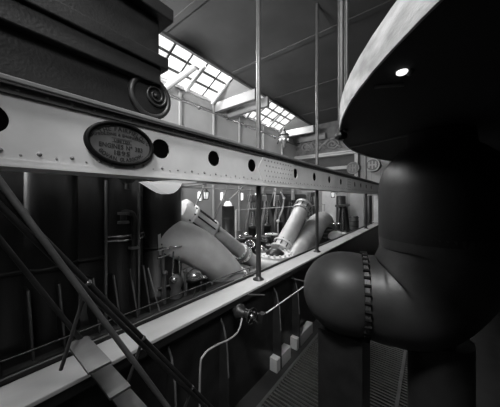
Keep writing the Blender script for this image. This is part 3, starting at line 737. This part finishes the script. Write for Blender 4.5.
# pale slanted stays against the back wall
for (pa, pb, La, Lb, lab) in (((205, 184), (192, 216), 6.2, 8.2, 'pale slanted stay before the first lit window'), ((229, 184), (213, 222), 6.2, 9.0, 'pale slanted stay between first and second lit windows'), ((244, 186), (226, 203), 6.4, 8.0, 'short pale slanted stay above the standing tank'), ((251, 187), (243, 234), 6.4, 8.2, 'thin pale slanted stay left of the first tall pole'), ((256, 187), (248, 230), 6.4, 8.2, 'thin pale slanted stay just behind the first tall pole'), ((275, 188), (263, 225), 6.4, 7.6, 'pale slanted stay right of the first tall pole')):
    a, b = at(*pa, La), at(*pb, Lb); a = a+(a-b).normalized()*.6
    tag(MB().beam(a, b, .03 if 'thin' in lab else .06, .03).obj('slanted_stay', 'beam', loc=a), lab, 'stay', 'slanted stays')
# curtain rod just below girder
a = at(180, 187, 4.0)
tag(MB().rod((a.x, a.y, a.z), (a.x, 8.4, a.z), .014, 8).rod((a.x, a.y, a.z), (-3.25, a.y, 4.25), .014, 8).rod((a.x, 8.4, a.z), (-3.25, 8.4, 4.25), .014, 8).obj('suspended_rail', 'beam', loc=(a.x, a.y, a.z)), 'thin pale rail suspended just under and behind the girder', 'rail')

# ------------------------------------------------------------ lanterns
def lantern(px, py, L, s, label, top):
    c = at(px, py, L); t = thing('hanging_lantern', (c.x, c.y, c.z-s), label, 'lantern', 'hanging lanterns')
    fr = MB()
    for i in range(4):
        a = PI/4+i*PI/2; fr.rod((c.x+s*.42*math.cos(a), c.y+s*.42*math.sin(a), c.z-s*.7), (c.x+s*.5*math.cos(a), c.y+s*.5*math.sin(a), c.z+s*.5), s*.05, 6)
    fr.lathe((c.x, c.y, c.z-s*.8), (0, 0, 1), [(s*.3, 0), (s*.45, .1*s), (s*.45, .15*s)], 12).lathe((c.x, c.y, c.z+s*.5), (0, 0, 1), [(s*.6, 0), (s*.5, .1*s), (s*.2, .35*s), (s*.1, .5*s)], 12)
    fr.rod((c.x, c.y, c.z+s), (c.x, c.y, top), s*.05, 6); fr.obj('frame', 'black', t)
    MB().lathe((c.x, c.y, c.z-s*.65), (0, 0, 1), [(s*.2, 0), (s*.34, s*.4), (s*.38, s*1.1)], 16).obj('glass', 'lamp_dim', t)
lantern(206, 195, 4.9, .17, 'dark framed lantern with pale glass hanging beside the first lit window', 4.6)
lantern(333, 194.5, 4.4, .24, 'small lantern hanging before the white far panel', 4.7)
tag(MB().box((-5.0, 0, 4.55), (-4.8, 19, 4.62)).obj('overhead_bar', 'iron_mid', loc=(-4.9, 9, 4.55)), 'dark flat bar running overhead behind the girder, carrying the lantern', 'bar')

# ornate lamp high on the back
c = at(284, 139, 9.3)
ol = thing('ornate_lamp', (c.x, c.y, c.z-.6), 'ornate crowned wall lantern high up, right of the far skylight', 'lamp')
MB().lathe(c+Vector((0, 0, -.75)), (0, 0, 1), [(.05, 0), (.2, .12), (.12, .3), (.3, .55), (.38, .95), (.3, 1.05)], 16).obj('bowl', 'frieze', ol)
for i in range(6):
    a = i*PI/3; MB().ball(c+Vector((.36*math.cos(a), .36*math.sin(a), -.1)), .1, 6).obj('globe', 'white', ol)
MB().lathe(c+Vector((0, 0, .3)), (0, 0, 1), [(.42, 0), (.4, .08), (.2, .2), (.1, .4), (.16, .45), (.05, .55), (.02, .7)], 16).obj('crown', 'black', ol)
MB().tube(catmull([c+Vector((0, 0, .3)), c+Vector((-.3, 0, .2)), Vector((XB+.05, c.y, c.z-.3))]), .05, 8).obj('arm', 'black', ol)

# ------------------------------------------------------------ far end of the hall
def far(px, py, Y=YF-.05): return atY(px, py, Y)
# deep cornice beam and dark frieze with scroll relief
a, b = far(293, 158), far(349, 149)
zc = b.z
zA, zB_ = 7.55, 8.05
MB1 = MB().box((XB, YF-.5, zA), (-3.9, YF, zA+.18)).box((XB, YF-.6, zA+.18), (-3.9, YF, zA+.3))
struct('trim_50', MB1, 'beam', bevel=.02)
struct('trim_51', MB().box((XB, YF-.06, zA+.3), (XR, YF, ZC)), 'frieze')
struct('trim_52', MB().box((XB, YF-.05, 5.2), (-4.4, YF, zA)), 'wall_dark')
struct('trim_53', MB().box((XB, YF-.35, 6.4), (-4.4, YF, 6.65)), 'beam')
struct('trim_54', MB().box((-4.75, YF-.4, 4.9), (-4.5, YF, zA)), 'beam')
for j, px in enumerate((303, 315, 329)):
    c = far(px, 146-(px-303)*.1, YF-.12); f = MB(); s_ = 1.1
    P = []
    for i in range(40):
        t = i/39; a = 2.2*2*PI*t; r = .55*s_*(1-t)+.05; P.append((c.x-(.3 if j % 2 else -.3)+r*math.cos(a)*(1 if j % 2 else -1), c.y, c.z-.1+r*math.sin(a)*.8))
    f.tube(P, .09, 8); f.tube(catmull([(c.x-1.0, c.y, c.z-.5), (c.x-.4, c.y, c.z+.1), (c.x, c.y, c.z+.35), (c.x+.5, c.y, c.z), (c.x+1.0, c.y, c.z-.45)]), .1, 8)
    tag(f.obj('scroll_relief', 'girder_edge', loc=c), ['carved scroll relief on the far frieze, nearest the ornate lamp', 'carved scroll relief on the far frieze, left of the second tall pole', 'carved scroll relief on the far frieze, right of the second tall pole'][j], 'ornament', 'frieze scrolls')
def medallion(px, py, r, label, m_, Y=YF-.5):
    c = atY(px, py, Y); t = thing('round_medallion', (c.x, YF, c.z), label, 'medallion')
    MB().lathe((c.x, YF, c.z), (0, -1, 0), [(r, 0), (r, YF-c.y), (r*.85, YF-c.y+.05)], 32, smooth=False).obj('disc', 'frieze', t)
    MB().torus((c.x, c.y-.04, c.z), (0, 1, 0), r*.92, r*.1, 32, 8).obj('rim', m_, t)
    e = MB().box((c.x-r*.6, c.y-.1, c.z-r*.08), (c.x+r*.6, c.y-.02, c.z+r*.08)).box((c.x-r*.08, c.y-.1, c.z-r*.6), (c.x+r*.08, c.y-.02, c.z+r*.6))
    for s in (-1, 1): e.box((c.x+s*r*.45-.05, c.y-.1, c.z-r*.4), (c.x+s*r*.45+.05, c.y-.02, c.z+r*.5))
    e.obj('emblem', m_, t)
medallion(372.5, 165, .50, 'pale round medallion with a cross emblem on the far wall above the girder end', 'beam')
medallion(353, 168, .48, 'dim round medallion on the far wall left of the pale one', 'girder_edge')
# pale panels and pillars under the girder
def panel(p0, p1, y_, z0, z1, label, m_='beam', th=.1):
    a, b = atY(p0, 200, y_), atY(p1, 200, y_)
    return tag(MB().box((a.x, y_, z0), (b.x, y_+th, z1)).obj('wall_panel', m_, loc=(a.x, y_, z0), bevel=.02), label, 'panel', 'pale panels at the far end')
panel(322, 336, YF-.15, 0, 5.0, 'bright white wall panel behind the small lantern at the far end', 'white')
panel(350, 364, YF-.15, 0, 5.0, 'pale grey wall panel behind the small barrel at the far end')
a = atY(373.5, 200, YF-.8); b = atY(378.5, 200, YF-.8)
tag(MB().box((a.x, YF-.8, 0), (b.x-.02, YF-.3, 4.19)).box((a.x-.08, YF-.88, 2.0), (b.x+.02, YF-.3, 2.25)).obj('pale_pillar', 'white', loc=(a.x, YF-.8, 0), bevel=.02), 'pale square pillar under the far end of the girder', 'pillar')
# dark upright casings at far end
for (px, L, r, lab) in ((341, 7.4/1.3, .35, 'dark upright casing behind the black trestle'), (369.5, 3.35, .16, 'dark upright pipe next to the far dark pole')):
    c = at(px, 200, L); tag(MB().lathe((c.x, c.y, 0), (0, 0, 1), [(r, 0), (r, 4.15), (r*.6, 4.18)], 24).obj('upright_casing', 'black', loc=(c.x, c.y, 0)), lab, 'casing', 'dark casings')
# black trestle
c = at(343, 242, 4.5); tp = at(343, 206, 4.5); t = thing('trestle_frame', (c.x, c.y, 0), 'black trestle frame standing behind the ledge near the far end', 'frame')
for s in (-1, 1):
    MB().tube(catmull([(c.x, c.y+s*1.35, 0), (c.x, c.y+s*1.25, 1.4), (c.x, c.y+s*.7, tp.z-.35), (c.x, c.y+s*.3, tp.z)], 5), .11, 10).obj('leg', 'black', t)
MB().box((c.x-.1, c.y-1.3, tp.z-.02), (c.x+.1, c.y+1.3, tp.z+.1)).obj('cross_bar', 'iron_mid', t)
MB().rod((c.x, c.y, 0), (c.x, c.y, tp.z), .06, 10).obj('centre_rod', 'steel', t)
# barrel
c = at(354, 231, 4.3); tp = at(354, 216, 4.3)
bl = thing('small_barrel', (c.x, c.y, c.z), 'small grey barrel beside the pale far panel', 'barrel')
h = tp.z-c.z
MB().lathe((c.x, c.y, c.z), (0, 0, 1), [(.27, 0), (.31, h*.25), (.32, h*.5), (.31, h*.75), (.27, h)], 28).obj('staves', 'iron_mid', bl)
for k_ in (.1, .35, .65, .9): MB().lathe((c.x, c.y, c.z+h*k_-.02), (0, 0, 1), [(.30, 0), (.33, 0), (.33, .04), (.30, .04)], 28).obj('hoop', 'iron', bl)
tag(MB().box((c.x-.7, 11, 0), (c.x+.35, 18.9, c.z)).obj('side_bench', 'iron', loc=(c.x, 15, 0), bevel=.02), 'low dark iron bench behind the far end of the ledge', 'bench')
# pale bright valve and stacked pots near the far pole
zb2 = c.z
dome_valve(336, 236, 4.0, .42, 'wide pale domed valve behind the ledge, right of the second tall pole', 'pipe_pale', base=0.0)
dome_valve(344, 234, 3.9, .16, 'small bright domed valve right of the wide pale one', 'white', wheel=False, base=0.0)
dome_valve(331, 246, 3.8, .16, 'small bright domed valve in front of the wide pale one', 'steel', wheel=False, base=0.0)
c = at(327, 228, 4.7); t = thing('finned_cylinder', (c.x, c.y, 0), 'dark finned cylinder between the arched pipe and the wide domed valve', 'cylinder')
MB().lathe((c.x, c.y, 0), (0, 0, 1), [(.3, 0), (.3, c.z)], 24).obj('barrel', 'iron', t)
for i in range(5): MB().lathe((c.x, c.y, c.z-.1-i*.22), (0, 0, 1), [(.3, 0), (.4, 0), (.4, .06), (.3, .06)], 24).obj('fin', 'iron_mid', t)

# sloping grey soffit right of the medallion, joining the riser
tag(MB().prism([(-4.2, YF-.05, 5.3), (-2.3, YF-.05, 7.3), (-2.3, YF-.05, 8.0), (-4.2, YF-.05, 6.0)], (0, -3.2, 0)).obj('sloping_soffit', 'frieze', loc=(-3, YF-1, 5.5)), 'grey sloping soffit at the far end above the girder', 'soffit') if False else None

# ------------------------------------------------------------ lights
def area(name, loc, target, size, sy, e, spread=180):
    l = bpy.data.lights.new(name, 'AREA'); l.energy = e; l.shape = 'RECTANGLE'; l.size = size; l.size_y = sy; l.spread = math.radians(spread)
    o = bpy.data.objects.new(name, l); COL.objects.link(o); o.location = loc
    d = Vector(target)-Vector(loc); o.rotation_euler = d.to_track_quat('-Z', 'Y').to_euler(); return o
for a, b in bays: area('sky_light', (-11.2, (a+b)/2, 12.6), (-7.2, (a+b)/2, 6), 3.0, b-a+.6, 6200 if a > 10 else 4300)
area('window_light', (2.2, -1.2, 9.9), (-3.0, 6.8, 4.2), 2.4, 2.4, 165, 80)  # added unseen fill that brightens the girder and ledge; no window stands here
area('fill_light', (1.8, -3.6, 8.0), (-2.9, 3.5, 4.2), 3.0, 2.0, 26)
area('clerestory_light', (-5.5, -5.2, 5.4), (-8.8, 10, 10.2), 3.5, 1.2, 480, 70)  # added unseen uplight to brighten the roof lining; no clerestory is built
area('roof_lamp', (-1.3, -1.0, 9.8), (-1.5, 4.2, 2.6), .9, .9, 90, 70)  # added unseen light that puts a highlight on the bulb end
wd = bpy.data.worlds.new('sky'); scn.world = wd; wd.use_nodes = True
wd.node_tree.nodes['Background'].inputs[0].default_value = (.9, .9, .9, 1)
wd.node_tree.nodes['Background'].inputs[1].default_value = 2.0

# ------------------------------------------------------------ camera
cam = bpy.data.cameras.new('camera'); co = bpy.data.objects.new('camera', cam); COL.objects.link(co)
cam.sensor_fit = 'HORIZONTAL'; cam.sensor_width = 36; cam.lens = 36*F/500; cam.shift_y = -(203.5-HY)/500
co.location = (0, 0, EYE); co.rotation_euler = (PI/2, 0, TH); cam.clip_start = .02; cam.clip_end = 200
scn.camera = co
scn.view_settings.view_transform = 'Standard'; scn.view_settings.look = 'None'
scn.view_settings.exposure = 0; scn.view_settings.gamma = 1
